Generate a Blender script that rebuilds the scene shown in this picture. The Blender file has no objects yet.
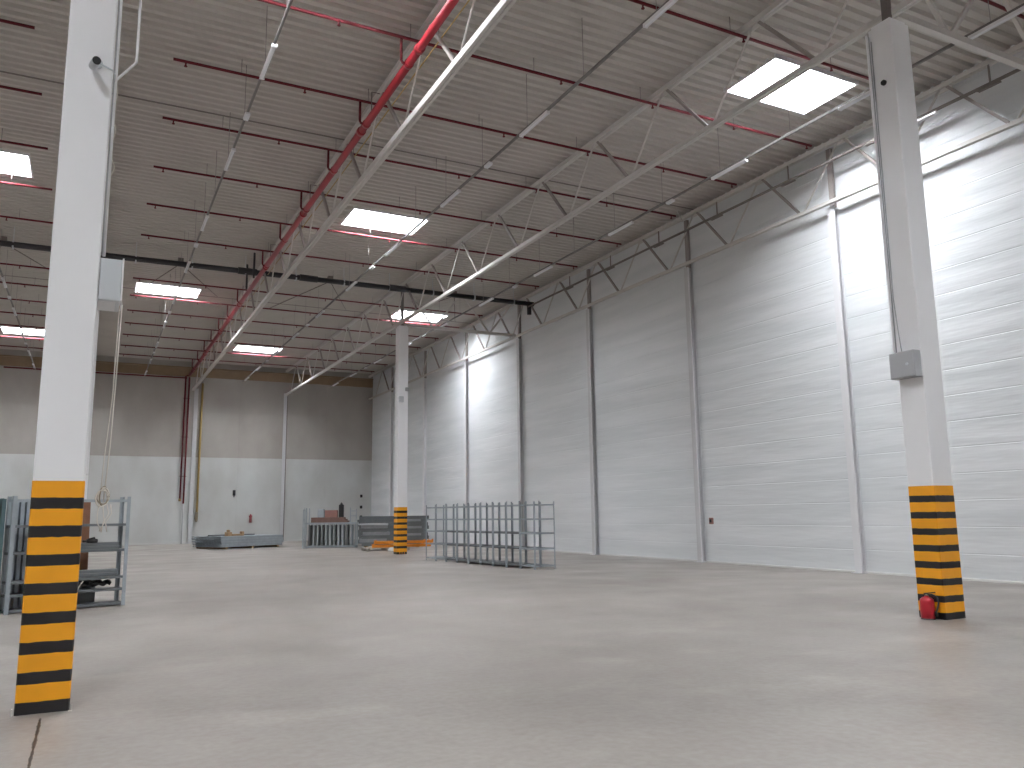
import bpy, bmesh, math, random
from mathutils import Vector, Matrix

# ---------------------------------------------------------------- camera, world, light, exposure
SC = bpy.context.scene
COL = SC.collection
random.seed(7)
F_PX, YAW, PITCH, ROLL = 815.389, .4756166871, -.1578869285, -.0129039684
CAM_H = 1.6


def cam_axes():
    ca, sa = math.cos(YAW), math.sin(YAW)
    cb, sb = math.cos(PITCH), math.sin(PITCH)
    cc, sc_ = math.cos(ROLL), math.sin(ROLL)
    B = Matrix(((1, 0, 0), (0, 0, -1), (0, 1, 0)))
    Ry = Matrix(((ca, -sa, 0), (sa, ca, 0), (0, 0, 1)))
    Rp = Matrix(((1, 0, 0), (0, cb, -sb), (0, sb, cb)))
    Rr = Matrix(((cc, -sc_, 0), (sc_, cc, 0), (0, 0, 1)))
    return Rr @ Rp @ B @ Ry          # world -> camera (x right, y down, z forward)


M = cam_axes()
cd = bpy.data.cameras.new('camera')
cam = bpy.data.objects.new('camera', cd)
COL.objects.link(cam)
rot = Matrix((M[0], -M[1], -M[2])).transposed()
cam.matrix_world = Matrix.Translation((0, 0, CAM_H)) @ rot.to_4x4()
cd.sensor_width = 36.0
cd.lens = F_PX / 1024 * 36.0
cd.clip_end = 300
SC.camera = cam

w = bpy.data.worlds.new('sky')
SC.world = w
w.use_nodes = True
w.node_tree.nodes['Background'].inputs[0].default_value = (.75, .87, 1, 1)
w.node_tree.nodes['Background'].inputs[1].default_value = 1.0
SKYLIGHT = 88.0                      # brightness of the daylight coming through the roof panes
vs = SC.view_settings
vs.view_transform = 'Standard'
vs.look = 'None'
vs.gamma = 1
vs.exposure = 0.1
vs.use_curve_mapping = False
SC.cycles.max_bounces = 10
SC.cycles.diffuse_bounces = 7
SC.cycles.glossy_bounces = 4
SC.cycles.sample_clamp_indirect = 6
SC.cycles.caustics_reflective = False
SC.cycles.caustics_refractive = False


def seen(p):
    d = M @ (Vector(p) - Vector((0, 0, CAM_H)))
    if d.z <= .1:
        return False
    u, v = 512 + F_PX * d.x / d.z, 384 + F_PX * d.y / d.z
    return -12 < u < 1036 and -12 < v < 780




# ---------------------------------------------------------------- materials
def lin(c):
    return tuple((x / 255 / 12.92) if x / 255 <= .04045 else ((x / 255 + .055) / 1.055) ** 2.4 for x in c) + (1,)


def mat(name, rgb, rough=.5, metal=0., var=0., vscale=3., bump=0., bscale=20., emit=None, spec=.5):
    m = bpy.data.materials.new(name)
    m.use_nodes = True
    nt = m.node_tree
    b = nt.nodes['Principled BSDF']
    c = lin(rgb)
    b.inputs['Base Color'].default_value = c
    b.inputs['Roughness'].default_value = rough
    b.inputs['Metallic'].default_value = metal
    b.inputs['Specular IOR Level'].default_value = spec
    tc = nt.nodes.new('ShaderNodeTexCoord')
    if var:
        n = nt.nodes.new('ShaderNodeTexNoise')
        n.inputs['Scale'].default_value = vscale
        n.inputs['Detail'].default_value = 5
        nt.links.new(tc.outputs['Object'], n.inputs['Vector'])
        r = nt.nodes.new('ShaderNodeMapRange')
        r.inputs[1].default_value = .3
        r.inputs[2].default_value = .7
        r.inputs[3].default_value = 1 - var
        r.inputs[4].default_value = 1 + var * .6
        nt.links.new(n.outputs['Fac'], r.inputs[0])
        mx = nt.nodes.new('ShaderNodeMix')
        mx.data_type = 'RGBA'
        mx.blend_type = 'MULTIPLY'
        mx.inputs[0].default_value = 1
        mx.inputs[6].default_value = c
        nt.links.new(r.outputs[0], mx.inputs[7])
        nt.links.new(mx.outputs[2], b.inputs['Base Color'])
    if bump:
        n2 = nt.nodes.new('ShaderNodeTexNoise')
        n2.inputs['Scale'].default_value = bscale
        nt.links.new(tc.outputs['Object'], n2.inputs['Vector'])
        bp = nt.nodes.new('ShaderNodeBump')
        bp.inputs['Strength'].default_value = bump
        bp.inputs['Distance'].default_value = .02
        nt.links.new(n2.outputs['Fac'], bp.inputs['Height'])
        nt.links.new(bp.outputs[0], b.inputs['Normal'])
    if emit:
        b.inputs['Emission Color'].default_value = c
        b.inputs['Emission Strength'].default_value = emit
    return m


def node_mix(nt, kind, a, b_, fac=1.0):
    mx = nt.nodes.new('ShaderNodeMix')
    mx.data_type = 'RGBA'
    mx.blend_type = kind
    for i, v in ((0, fac), (6, a), (7, b_)):
        if hasattr(v, 'links'):
            nt.links.new(v, mx.inputs[i])
        else:
            mx.inputs[i].default_value = v
    return mx.outputs[2]


def noise(nt, vec, scale, detail=4, sc=(1, 1, 1), lo=.3, hi=.7, a=0., b=1.):
    mp = nt.nodes.new('ShaderNodeMapping')
    mp.inputs['Scale'].default_value = sc
    nt.links.new(vec, mp.inputs['Vector'])
    n = nt.nodes.new('ShaderNodeTexNoise')
    n.inputs['Scale'].default_value = scale
    n.inputs['Detail'].default_value = detail
    nt.links.new(mp.outputs[0], n.inputs['Vector'])
    r = nt.nodes.new('ShaderNodeMapRange')
    r.inputs[1].default_value, r.inputs[2].default_value = lo, hi
    r.inputs[3].default_value, r.inputs[4].default_value = a, b
    nt.links.new(n.outputs['Fac'], r.inputs[0])
    return r.outputs[0]


def floor_material():
    m = mat('floor_concrete', (170, 163, 158), .42)
    nt = m.node_tree
    b = nt.nodes['Principled BSDF']
    geo = nt.nodes.new('ShaderNodeNewGeometry').outputs['Position']
    c1 = node_mix(nt, 'MIX', lin((132, 126, 120)), lin((150, 144, 138)), noise(nt, geo, .22, 6, (1, 1, 1), .35, .68))
    c2 = node_mix(nt, 'MIX', c1, lin((174, 168, 161)), noise(nt, geo, .5, 8, (1, 1.6, 1), .56, .75, 0, .5))
    c3 = node_mix(nt, 'MIX', c2, lin((140, 128, 121)), noise(nt, geo, .8, 8, (1.5, .7, 1), .6, .78, 0, .32))
    c4 = node_mix(nt, 'MIX', c3, lin((120, 108, 100)), noise(nt, geo, 2.2, 6, (1, 1, 1), .64, .74, 0, .4))
    c5 = node_mix(nt, 'MULTIPLY', c4, lin((242, 240, 238)), noise(nt, geo, 14, 6, (1, 1, 1), .35, .65))
    # saw-cut joint along the column line x = -0.25, ragged at places
    sep = nt.nodes.new('ShaderNodeSeparateXYZ')
    nt.links.new(geo, sep.inputs[0])

    def mth(op, a, b_=None):
        n = nt.nodes.new('ShaderNodeMath')
        n.operation = op
        for i, v in enumerate((a, b_)):
            if v is None:
                continue
            if hasattr(v, 'links'):
                nt.links.new(v, n.inputs[i])
            else:
                n.inputs[i].default_value = v
        return n.outputs[0]
    wid = noise(nt, geo, 6, 8, (1, 1, 1), .4, .8, .006, .022)
    d = mth('ABSOLUTE', mth('ADD', sep.outputs[0], .25))
    on = mth('MULTIPLY', mth('LESS_THAN', d, wid), mth('LESS_THAN', sep.outputs[1], 8.0))
    c6 = node_mix(nt, 'MIX', c5, lin((46, 41, 38)), on)
    nt.links.new(c6, b.inputs['Base Color'])
    nt.links.new(noise(nt, geo, .6, 6, (1, 1, 1), .3, .7, .32, .55), b.inputs['Roughness'])
    bp = nt.nodes.new('ShaderNodeBump')
    bp.inputs['Strength'].default_value = .12
    bp.inputs['Distance'].default_value = .01
    nt.links.new(noise(nt, geo, 9, 6), bp.inputs['Height'])
    nt.links.new(bp.outputs[0], b.inputs['Normal'])
    return m


def wall_panel_material():
    m = mat('white_sandwich_panel', (226, 227, 228), .42, spec=.4)
    nt = m.node_tree
    b = nt.nodes['Principled BSDF']
    geo = nt.nodes.new('ShaderNodeNewGeometry').outputs['Position']
    nt.links.new(node_mix(nt, 'MIX', lin((220, 223, 225)), lin((229, 231, 233)),
                          noise(nt, geo, 1, 3, (0, .16, 1.67), .4, .6)), b.inputs['Base Color'])  # long horizontal streaks: reflections in the panel dents painted into the colour
    bp = nt.nodes.new('ShaderNodeBump')
    bp.inputs['Strength'].default_value = .45
    bp.inputs['Distance'].default_value = .05
    nt.links.new(noise(nt, geo, 1, 3, (0, .3, 2.6), .2, .8), bp.inputs['Height'])
    nt.links.new(bp.outputs[0], b.inputs['Normal'])
    return m


def back_wall_material():
    m = mat('back_wall_panel', (200, 200, 198), .55)
    nt = m.node_tree
    b = nt.nodes['Principled BSDF']
    geo = nt.nodes.new('ShaderNodeNewGeometry').outputs['Position']
    sep = nt.nodes.new('ShaderNodeSeparateXYZ')
    nt.links.new(geo, sep.inputs[0])
    lt = nt.nodes.new('ShaderNodeMath')
    lt.operation = 'LESS_THAN'
    lt.inputs[1].default_value = 5.45
    nt.links.new(sep.outputs[2], lt.inputs[0])
    c = node_mix(nt, 'MIX', lin((174, 169, 163)), lin((208, 210, 209)), lt.outputs[0])
    c = node_mix(nt, 'MULTIPLY', c, lin((236, 234, 232)), noise(nt, geo, .5, 5, (1, 1, .6), .35, .65))
    nt.links.new(c, b.inputs['Base Color'])
    return m


MAT = dict(
    floor=floor_material(),
    panel=wall_panel_material(),
    back=back_wall_material(),
    deck=mat('galvanised_deck', (194, 189, 183), .6, .0, .06, .8),
    plain=mat('plain_panel', (205, 205, 203), .6),
    curb=mat('skylight_curb', (228, 228, 230), .5),
    pane=mat('opal_pane', (246, 250, 255), .4, emit=SKYLIGHT),
    steel=mat('painted_steel', (208, 204, 200), .42, 0, .05, 2),
    web=mat('grey_web', (150, 142, 138), .45),
    steel_dark=mat('primer_steel', (120, 112, 108), .5),
    post=mat('grey_post', (204, 204, 206), .45),
    post_white=mat('white_cover', (228, 228, 230), .4),
    white=mat('white_paint', (245, 245, 247), .5, 0, .02, 1.2),
    yellow=mat('hazard_yellow', (238, 162, 20), .5, 0, .07, 3),
    black=mat('hazard_black', (22, 19, 21), .5, 0, .1, 6),
    red=mat('sprinkler_red', (104, 36, 43), .6, 0, .08, 2, spec=.2),
    redmain=mat('sprinkler_main_red', (152, 36, 47), .35, 0, .05, 1),
    darkpipe=mat('black_pipe', (44, 42, 46), .45),
    grey=mat('grey_plastic', (176, 177, 180), .45),
    lightgrey=mat('light_grey_enamel', (200, 204, 208), .4),
    batten=mat('white_batten', (232, 232, 234), .3),
    lens=mat('frosted_lens', (244, 246, 250), .25),
    rail=mat('trunking_rail', (118, 114, 112), .45, .1),
    wire=mat('hanger_wire', (150, 146, 144), .4, .6),
    galv=mat('galvanised', (162, 170, 176), .45, .2, .1, 5),
    galv_mid=mat('galvanised_dull', (148, 152, 155), .5, .15, .12, 5),
    galv_dark=mat('galvanised_shelf', (104, 108, 110), .5, .15, .15, 4),
    teal=mat('teal_panel', (84, 108, 112), .5, .2, .15, 3),
    card=mat('cardboard', (132, 92, 70), .8, 0, .15, 6),
    wood=mat('pallet_wood', (166, 138, 104), .75, 0, .25, 9),
    woodgrey=mat('weathered_wood', (176, 168, 158), .8, 0, .2, 8),
    board=mat('brown_board', (120, 92, 82), .7, 0, .2, 6),
    reddish=mat('red_brown_box', (152, 112, 104), .7, 0, .1, 6),
    orange=mat('orange_beam', (226, 140, 34), .42, 0, .12, 5),
    tan=mat('tan_timber', (142, 122, 98), .75, 0, .12, 2),
    yellowpipe=mat('ochre_pipe', (168, 142, 84), .45, 0, .06, 2),
    rubber=mat('black_rubber', (24, 23, 25), .55),
    extred=mat('extinguisher_red', (160, 20, 36), .3),
    reddish_dark=mat('dull_red', (120, 44, 50), .5),
    cable=mat('beige_cable', (214, 208, 198), .5),
    brass=mat('brass_valve', (150, 140, 120), .4, .6),
    film=mat('clear_film', (196, 200, 204), .25, 0, .1, 8),
)


# ---------------------------------------------------------------- mesh helpers
class MB:
    def __init__(self):
        self.v, self.f, self.mi, self.sm = [], [], [], []

    def add(self, vs, fs, mi=0, smooth=False):
        n = len(self.v)
        self.v += [tuple(p) for p in vs]
        for f in fs:
            self.f.append(tuple(i + n for i in f))
            self.mi.append(mi)
            self.sm.append(smooth)
        return self

    def box(self, a, b, mi=0):
        (x0, y0, z0), (x1, y1, z1) = a, b
        vs = [(x, y, z) for z in (z0, z1) for (x, y) in ((x0, y0), (x1, y0), (x1, y1), (x0, y1))]
        return self.add(vs, [(3, 2, 1, 0), (4, 5, 6, 7), (0, 1, 5, 4), (1, 2, 6, 5), (2, 3, 7, 6), (3, 0, 4, 7)], mi)

    def bevbox(self, a, b, r=.01, mi=0):
        # box with chamfered edges
        c = [(a[i] + b[i]) / 2 for i in range(3)]
        h = [abs(b[i] - a[i]) / 2 for i in range(3)]
        r = min(r, min(h) * .6)
        bm = bmesh.new()
        bmesh.ops.create_cube(bm, size=1)
        for v in bm.verts:
            v.co = Vector([c[i] + v.co[i] * 2 * h[i] for i in range(3)])
        bmesh.ops.bevel(bm, geom=bm.edges[:], offset=r, segments=2, affect='EDGES', profile=.5)
        bm.verts.index_update()
        self.add([v.co[:] for v in bm.verts], [[v.index for v in f.verts] for f in bm.faces], mi)
        bm.free()
        return self

    def bar(self, p, q, wd, ht, up=(0, 0, 1), mi=0):
        p, q = Vector(p), Vector(q)
        d = (q - p).normalized()
        u = Vector(up)
        if abs(d.dot(u)) > .99:
            u = Vector((0, 1, 0))
        s = d.cross(u).normalized()
        t = s.cross(d).normalized()
        vs = []
        for e in (p, q):
            for i, j in ((-1, -1), (1, -1), (1, 1), (-1, 1)):
                vs.append(e + s * (i * wd / 2) + t * (j * ht / 2))
        return self.add(vs, [(3, 2, 1, 0), (4, 5, 6, 7), (0, 1, 5, 4), (1, 2, 6, 5), (2, 3, 7, 6), (3, 0, 4, 7)], mi)

    def tube(self, pts, r, n=10, mi=0):
        pts = [Vector(p) for p in pts]
        rings = []
        s_prev = None
        for i, p in enumerate(pts):
            d = (pts[min(i + 1, len(pts) - 1)] - pts[max(i - 1, 0)])
            d.normalize()
            if s_prev is None:
                u = Vector((0, 0, 1)) if abs(d.z) < .95 else Vector((1, 0, 0))
                s = d.cross(u).normalized()
            else:
                s = (s_prev - d * s_prev.dot(d))
                s.normalize()
            s_prev = s
            t = d.cross(s)
            rr = r[i] if isinstance(r, (list, tuple)) else r
            rings.append([p + (s * math.cos(a) + t * math.sin(a)) * rr
                          for a in [2 * math.pi * k / n for k in range(n)]])
        vs = [v for ring in rings for v in ring]
        fs = []
        for i in range(len(rings) - 1):
            for k in range(n):
                k2 = (k + 1) % n
                fs.append((i * n + k, i * n + k2, (i + 1) * n + k2, (i + 1) * n + k))
        self.add(vs, fs, mi, True)
        m = len(self.v) - len(vs)
        self.f.append(tuple(m + k for k in reversed(range(n))))
        self.f.append(tuple(m + (len(rings) - 1) * n + k for k in range(n)))
        self.mi += [mi, mi]
        self.sm += [False, False]
        return self

    def lathe(self, c, prof, n=20, mi=0):
        vs = []
        for (r, z) in prof:
            for k in range(n):
                a = 2 * math.pi * k / n
                vs.append((c[0] + r * math.cos(a), c[1] + r * math.sin(a), c[2] + z))
        fs = []
        for i in range(len(prof) - 1):
            for k in range(n):
                k2 = (k + 1) % n
                fs.append((i * n + k, i * n + k2, (i + 1) * n + k2, (i + 1) * n + k))
        self.add(vs, fs, mi, True)
        return self

    def prism(self, poly, axis, a, b, mi=0):
        # poly of 2-D points in the two remaining axes, extruded from a to b along axis
        def p3(p, t):
            q = list(p)
            q.insert(axis, t)
            return tuple(q)
        n = len(poly)
        vs = [p3(p, a) for p in poly] + [p3(p, b) for p in poly]
        fs = [(i, (i + 1) % n, n + (i + 1) % n, n + i) for i in range(n)]
        fs += [tuple(reversed(range(n))), tuple(range(n, 2 * n))]
        return self.add(vs, fs, mi)

    def xf(self, mtx):
        self.v = [tuple(mtx @ Vector(p)) for p in self.v]
        return self

    def build(self, name, mats, parent=None):
        me = bpy.data.meshes.new(name)
        me.from_pydata(self.v, [], self.f)
        if not isinstance(mats, (list, tuple)):
            mats = [mats]
        for m in mats:
            me.materials.append(MAT[m] if isinstance(m, str) else m)
        me.polygons.foreach_set('material_index', self.mi)
        me.polygons.foreach_set('use_smooth', self.sm)
        bm = bmesh.new()
        bm.from_mesh(me)
        bmesh.ops.recalc_face_normals(bm, faces=bm.faces)
        bm.to_mesh(me)
        bm.free()
        o = bpy.data.objects.new(name, me)
        COL.objects.link(o)
        if parent:
            o.parent = parent
        return o


def tag(o, label, cat, group=None, kind=None):
    o['label'] = label
    o['category'] = cat
    if group:
        o['group'] = group
    if kind:
        o['kind'] = kind
    return o


def thing(name, loc, label, cat, group=None, rz=0):
    o = bpy.data.objects.new(name, None)
    o.empty_display_size = .2
    o.location = loc
    o.rotation_euler = (0, 0, rz)
    COL.objects.link(o)
    return tag(o, label, cat, group)


def struct(o):
    o['kind'] = 'structure'
    return o


def copy_tree(o, parent=None):
    c = o.copy()
    COL.objects.link(c)
    if parent is not None:
        c.parent = parent
    for ch in list(o.children):
        copy_tree(ch, c)
    return c


ORD = ['first', 'second', 'third', 'fourth', 'fifth', 'sixth', 'seventh', 'eighth', 'ninth', 'tenth',
       'eleventh', 'twelfth', 'thirteenth', 'fourteenth', 'fifteenth']

# ---------------------------------------------------------------- the shell
XL, XR, YF, YB, ZD = -20.0, 17.6, -17.0, 56.0, 11.65
BAY = 2.98
Y0 = 8.2                               # first column row

struct(MB().box((XL - .2, YF - .2, -.2), (XR + .2, YB + .2, 0)).build('floor', 'floor'))

# skylight openings (x0, x1, y0, y1)
P = .28                                # rib pitch of the deck
def snap(y): return round((y - 0) / P) * P
SKY = []
for cx, ys in ((14.4, (13.2, 38.4, -10.8)), (2.53, (38.4, 13.2, -10.8)), (8.5, (26.2, 50.3, 1.2)),
               (-3.4, (26.2, 50.3, 1.2)), (-9.3, (13.2, 38.4, -10.8)), (-15.2, (26.2, 50.3, 1.2))):
    for cy in ys:
        SKY.append((cx - 1.29, cx + 1.29, snap(cy - .98), snap(cy - .98) + 1.6))

# trapezoidal deck, ribs along X, openings left for the skylights
deck = MB()
xs = sorted(set([XL - .1, XR + .05] + [s[0] for s in SKY] + [s[1] for s in SKY]))


def rib_profile(y0, y1):
    pts = []
    i = math.floor(y0 / P + 1e-6)
    while i * P < y1:
        y = i * P
        for q in ((y, ZD), (y + .10, ZD), (y + .14, ZD + .075), (y + .24, ZD + .075)):
            if y0 - 1e-6 <= q[0] <= y1 + 1e-6:
                pts.append(q)
        i += 1
    pts = [(y0, pts[0][1])] + pts + [(y1, pts[-1][1])]
    return pts


for i in range(len(xs) - 1):
    xa, xb = xs[i], xs[i + 1]
    holes = sorted([(s[2], s[3]) for s in SKY if s[0] < (xa + xb) / 2 < s[1]])
    y = snap(YF) - P
    segs = []                          # rib runs between the openings
    for h in holes:
        segs.append((y, h[0]))
        y = h[1]
    segs.append((y, snap(YB) + P))
    for (ya, yb) in segs:
        pr = rib_profile(ya, yb)
        vs_ = [(xa, p[0], p[1]) for p in pr] + [(xb, p[0], p[1]) for p in pr]
        n = len(pr)
        deck.add(vs_, [(k, k + 1, n + k + 1, n + k) for k in range(n - 1)])
struct(deck.build('ceiling', 'deck'))
# laps between deck sheets
lap = MB()
for y in (2.4, 20.42, 38.5):
    yy = snap(y)
    lap.box((XL, yy, ZD - .012), (-4.8, yy + .06, ZD + .002)).box((-4.8, yy, ZD - .012), (XR - .1, yy + .06, ZD + .002))
struct(lap.build('trim_1', 'steel_dark'))

# skylights: curb lining + opal pane lit by the sky
for i, (x0, x1, y0, y1) in enumerate(SKY):
    root = bpy.data.objects.new('window_%d' % (i + 1), None)
    COL.objects.link(root)
    root.location = ((x0 + x1) / 2, (y0 + y1) / 2, ZD)
    struct(root)
    hx, hy = (x1 - x0) / 2, (y1 - y0) / 2
    c = MB()
    t, zt = .05, .85
    c.box((-hx - t, -hy - t, -.03), (-hx, hy + t, zt)).box((hx, -hy - t, -.03), (hx + t, hy + t, zt))
    c.box((-hx, -hy - t, -.03), (hx, -hy, zt)).box((-hx, hy, -.03), (hx, hy + t, zt))
    c.build('frame', 'curb', root)
    MB().box((-hx - t, -hy - t, zt - .08), (hx + t, hy + t, zt + .02)).build('pane', 'pane', root)

# right wall: horizontal sandwich panels with a joint every 0.6 m
def wall_x(name, x, side, mat_, y0, y1, step):
    pts = []
    z = 0.0
    d = .006 * side
    while z < ZD + .1:
        z1 = min(z + step, ZD + .12)
        pts += [(x, z), (x, z1 - .03), (x + d, z1 - .02), (x + d, z1 - .01)]
        z = z1
    pts.append((x, ZD + .12))
    n = len(pts)
    mb = MB()
    mb.add([(p[0], y0, p[1]) for p in pts] + [(p[0], y1, p[1]) for p in pts],
           [(k, k + 1, n + k + 1, n + k) for k in range(n - 1)])
    mb.box((x + .02 * side, y0, 0), (x + .2 * side, y1, ZD + .12))
    return struct(mb.build(name, mat_))


wall_x('wall_right', XR, 1, 'panel', YF, YB + .2, .6)
wall_x('wall_left', XL, -1, 'plain', YF, YB + .2, .6)
struct(MB().box((XL, YF - .2, 0), (XR, YF, ZD + .12)).build('wall_front', 'plain'))

# back wall: precast panels with vertical seams, paler below 5.45 m
bw = MB()
seams = [XL, -17.6, -11.7, -8.9, -6.1, -3.2, -.25, 2.5, 5.6, 8.5, 11.4, 14.3, XR + .2]
for a, b in zip(seams[:-1], seams[1:]):
    for z0, z1 in ((0, 2.68), (2.68, 5.45), (5.45, 8.4), (8.4, ZD + .12)):
        bw.box((a + .012, YB, z0 + .006), (b - .012, YB + .2, z1 - .006))
bw.box((XL, YB + .02, 0), (XR + .2, YB + .2, ZD + .12))
struct(bw.build('wall_back', 'back'))
struct(MB().box((XL, YB - .07, 10.66), (XR - .02, YB - .002, 11.2)).box((XL, YB - .16, 11.2), (XR - .02, YB - .002, 11.28))
       .build('trim_2', 'tan'))
# base trims
struct(MB().prism([(XR, 0), (XR - .03, 0), (XR - .03, .03), (XR - .015, .045), (XR, .05)], 1, YF, YB).xf(
    Matrix(((1, 0, 0, 0), (0, 1, 0, 0), (0, 0, 1, 0), (0, 0, 0, 1)))).build('baseboard_right', 'plain'))
struct(MB().box((XL, YB - .03, 0), (XR - .03, YB, .1)).build('baseboard_back', 'plain'))


# ---------------------------------------------------------------- steel roof
ZB, ZT = 9.8, 11.42                    # chord centre heights


def chord(mb, x, y0, y1, z, h=.15, wd=.17, gap=.025):
    a = (wd - gap) / 2
    for s in (-1, 1):
        xa = x + s * (gap / 2)
        xb = x + s * (gap / 2 + a)
        lo, hi = min(xa, xb), max(xa, xb)
        mb.box((lo, y0, z - h / 2), (hi, y1, z + h / 2))
    mb.box((x - gap / 2 - .002, y0, z - h / 2 + .03), (x + gap / 2 + .002, y1, z + h / 2 - .03))
    return mb


def truss(name, x, y0, y1, ya, label, cat='truss', group='long roof trusses', wd=.12, zb=ZB):
    """Warren girder along Y, top nodes at ya + k*BAY, bottom nodes half way between"""
    root = thing(name, (x, ya, 0), label, cat, group)
    chord(MB(), 0, y0 - ya, y1 - ya, ZT, .12, wd + .03).build('top_chord', 'steel', root)
    chord(MB(), 0, y0 - ya, y1 - ya, zb, wd * .95, wd).build('bottom_chord', 'steel', root)
    k0 = int(math.ceil((y0 - ya) / BAY))
    k1 = int(math.floor((y1 - ya) / BAY))
    for k in range(k0, k1 + 1):
        yt = k * BAY
        for s in (-1, 1):
            yb = yt + s * (BAY / 2 - .10)
            if not (y0 - ya < yb < y1 - ya):
                continue
            mb = MB()
            p, q = (0, yt + s * .09, ZT - .05), (0, yb, zb + .06)
            if s < 0:
                mb.bar(p, q, .065, .065)
            else:
                mb.tube([p, q], .026, 8)
            mb.build('diagonal', 'web' if s < 0 else 'steel', root)  # thick diagonals get a darker grey: unlit underside painted into the colour
        # gusset at the node
        MB().box((-.008, yt - .22, ZT - .16), (.008, yt + .22, ZT - .05)).build('gusset_plate', 'steel', root)
    return root


YT0 = Y0 - 6 * BAY
truss('roof_truss', 5.54, YT0, YB - .12, Y0 + 0.1, 'long white lattice roof truss with the thick red pipe running along it', wd=.145)
truss('roof_truss', 11.47, YT0, YB - .12, Y0 + .05, 'long white lattice roof truss carried by the striped middle column')
truss('roof_truss', 17.3, YT0, YB - .12, Y0 + .05 - .02, 'long lattice roof truss running along the white panelled right wall', wd=.10)
truss('roof_truss', -.25, YT0, YB - .12, Y0, 'long roof truss hidden above the striped column on the left')


def cross_girder(x0, x1, y, label):
    root = thing('cross_girder', (x0, y, 0), label, 'girder', 'cross girders between columns and right wall')
    L = x1 - x0
    MB().box((0, -.06, ZB - .06), (L, .06, ZB + .06)).build('bottom_chord', 'steel', root)
    MB().box((0, -.08, ZT - .06), (L, .08, ZT + .06)).build('top_chord', 'steel', root)
    n = 2
    st = L / n
    for k in range(n):
        m = (k + .5) * st
        MB().bar((k * st + .12, 0, ZT - .05), (m - .06, 0, ZB + .05), .07, .07).build('diagonal', 'steel', root)
        MB().bar((m + .06, 0, ZB + .05), ((k + 1) * st - .12, 0, ZT - .05), .07, .07).build('diagonal', 'steel', root)
    return root


cross_girder(11.56, 17.2, Y0, 'short white girder from the right striped column across to the right wall')
cross_girder(11.78, 17.2, 33.0, 'short girder from the middle striped column to the dark wall post')

# knee braces beside wall posts near the roof
# wall posts (right wall)
post_y = [8.7, 14.8, 20.9, 27.1, 33.2, 39.3, 45.4, 51.5]
desc = ['partly hidden behind the right striped column', 'left of the right striped column',
        'with the small dark box mounted beside its foot', 'behind the near end of the empty shelving row',
        'dark, reaching the black roof pipe', 'pale, first beyond the dark post',
        'pale, second beyond the dark post', 'nearest the far back corner']
for i, y in enumerate(post_y):
    root = thing('wall_post', (XR, y, 0), 'steel post on the right wall, ' + desc[i], 'post', 'steel posts along the right wall')
    mb = MB()
    a, b = -.19, -.001
    mb.box((a, -.10, 0), (a + .015, .10, 9.72)).box((b - .015, -.10, 0), (b, .10, 9.72)).box((a + .01, -.008, 0), (b - .01, .008, 9.72))
    mb.build('shaft', 'post' if i in (2, 3, 4) else 'post_white', root)
    MB().box((-.20, -.135, 0), (-.172, -.102, 9.7)).build('cover_strip', 'post_white', root)
    MB().box((-.12, -.07, 9.72), (-.02, .07, 11.4)).build('upper_post', 'web', root)
    MB().box((-.26, -.16, 0), (-.002, .16, .025)).build('base_plate', 'post', root)
    if i in (2, 6):
        for s in (-1, 1):
            MB().tube([(-.24, 0, 11.35), (-.9, s * .55, 11.42)], .022, 6).build('brace', 'steel', root)

# back wall posts
for x, lab in ((5.75, 'wide white post on the back wall between red and ochre pipes'),
               (11.45, 'grey post on the back wall below the end of the middle roof truss'),
               ):
    root = thing('wall_post', (x, YB, 0), lab, 'post', 'posts on the back wall')
    wd = .12 if x == 5.75 else .10
    MB().box((-wd, -.10, 0), (wd, -.085, 9.9)).box((-wd, -.018, 0), (wd, -.002, 9.9)).box((-.01, -.09, 0), (.01, -.01, 9.9)).build(
        'shaft', 'post', root)
    if x != 5.75:
        MB().box((wd + .01, -.1, 0), (wd + .05, -.002, 9.7)).build('cover_strip', 'steel_dark', root)
    MB().box((-.2, -.14, 0), (.2, -.002, .025)).build('base_plate', 'post', root)

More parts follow.
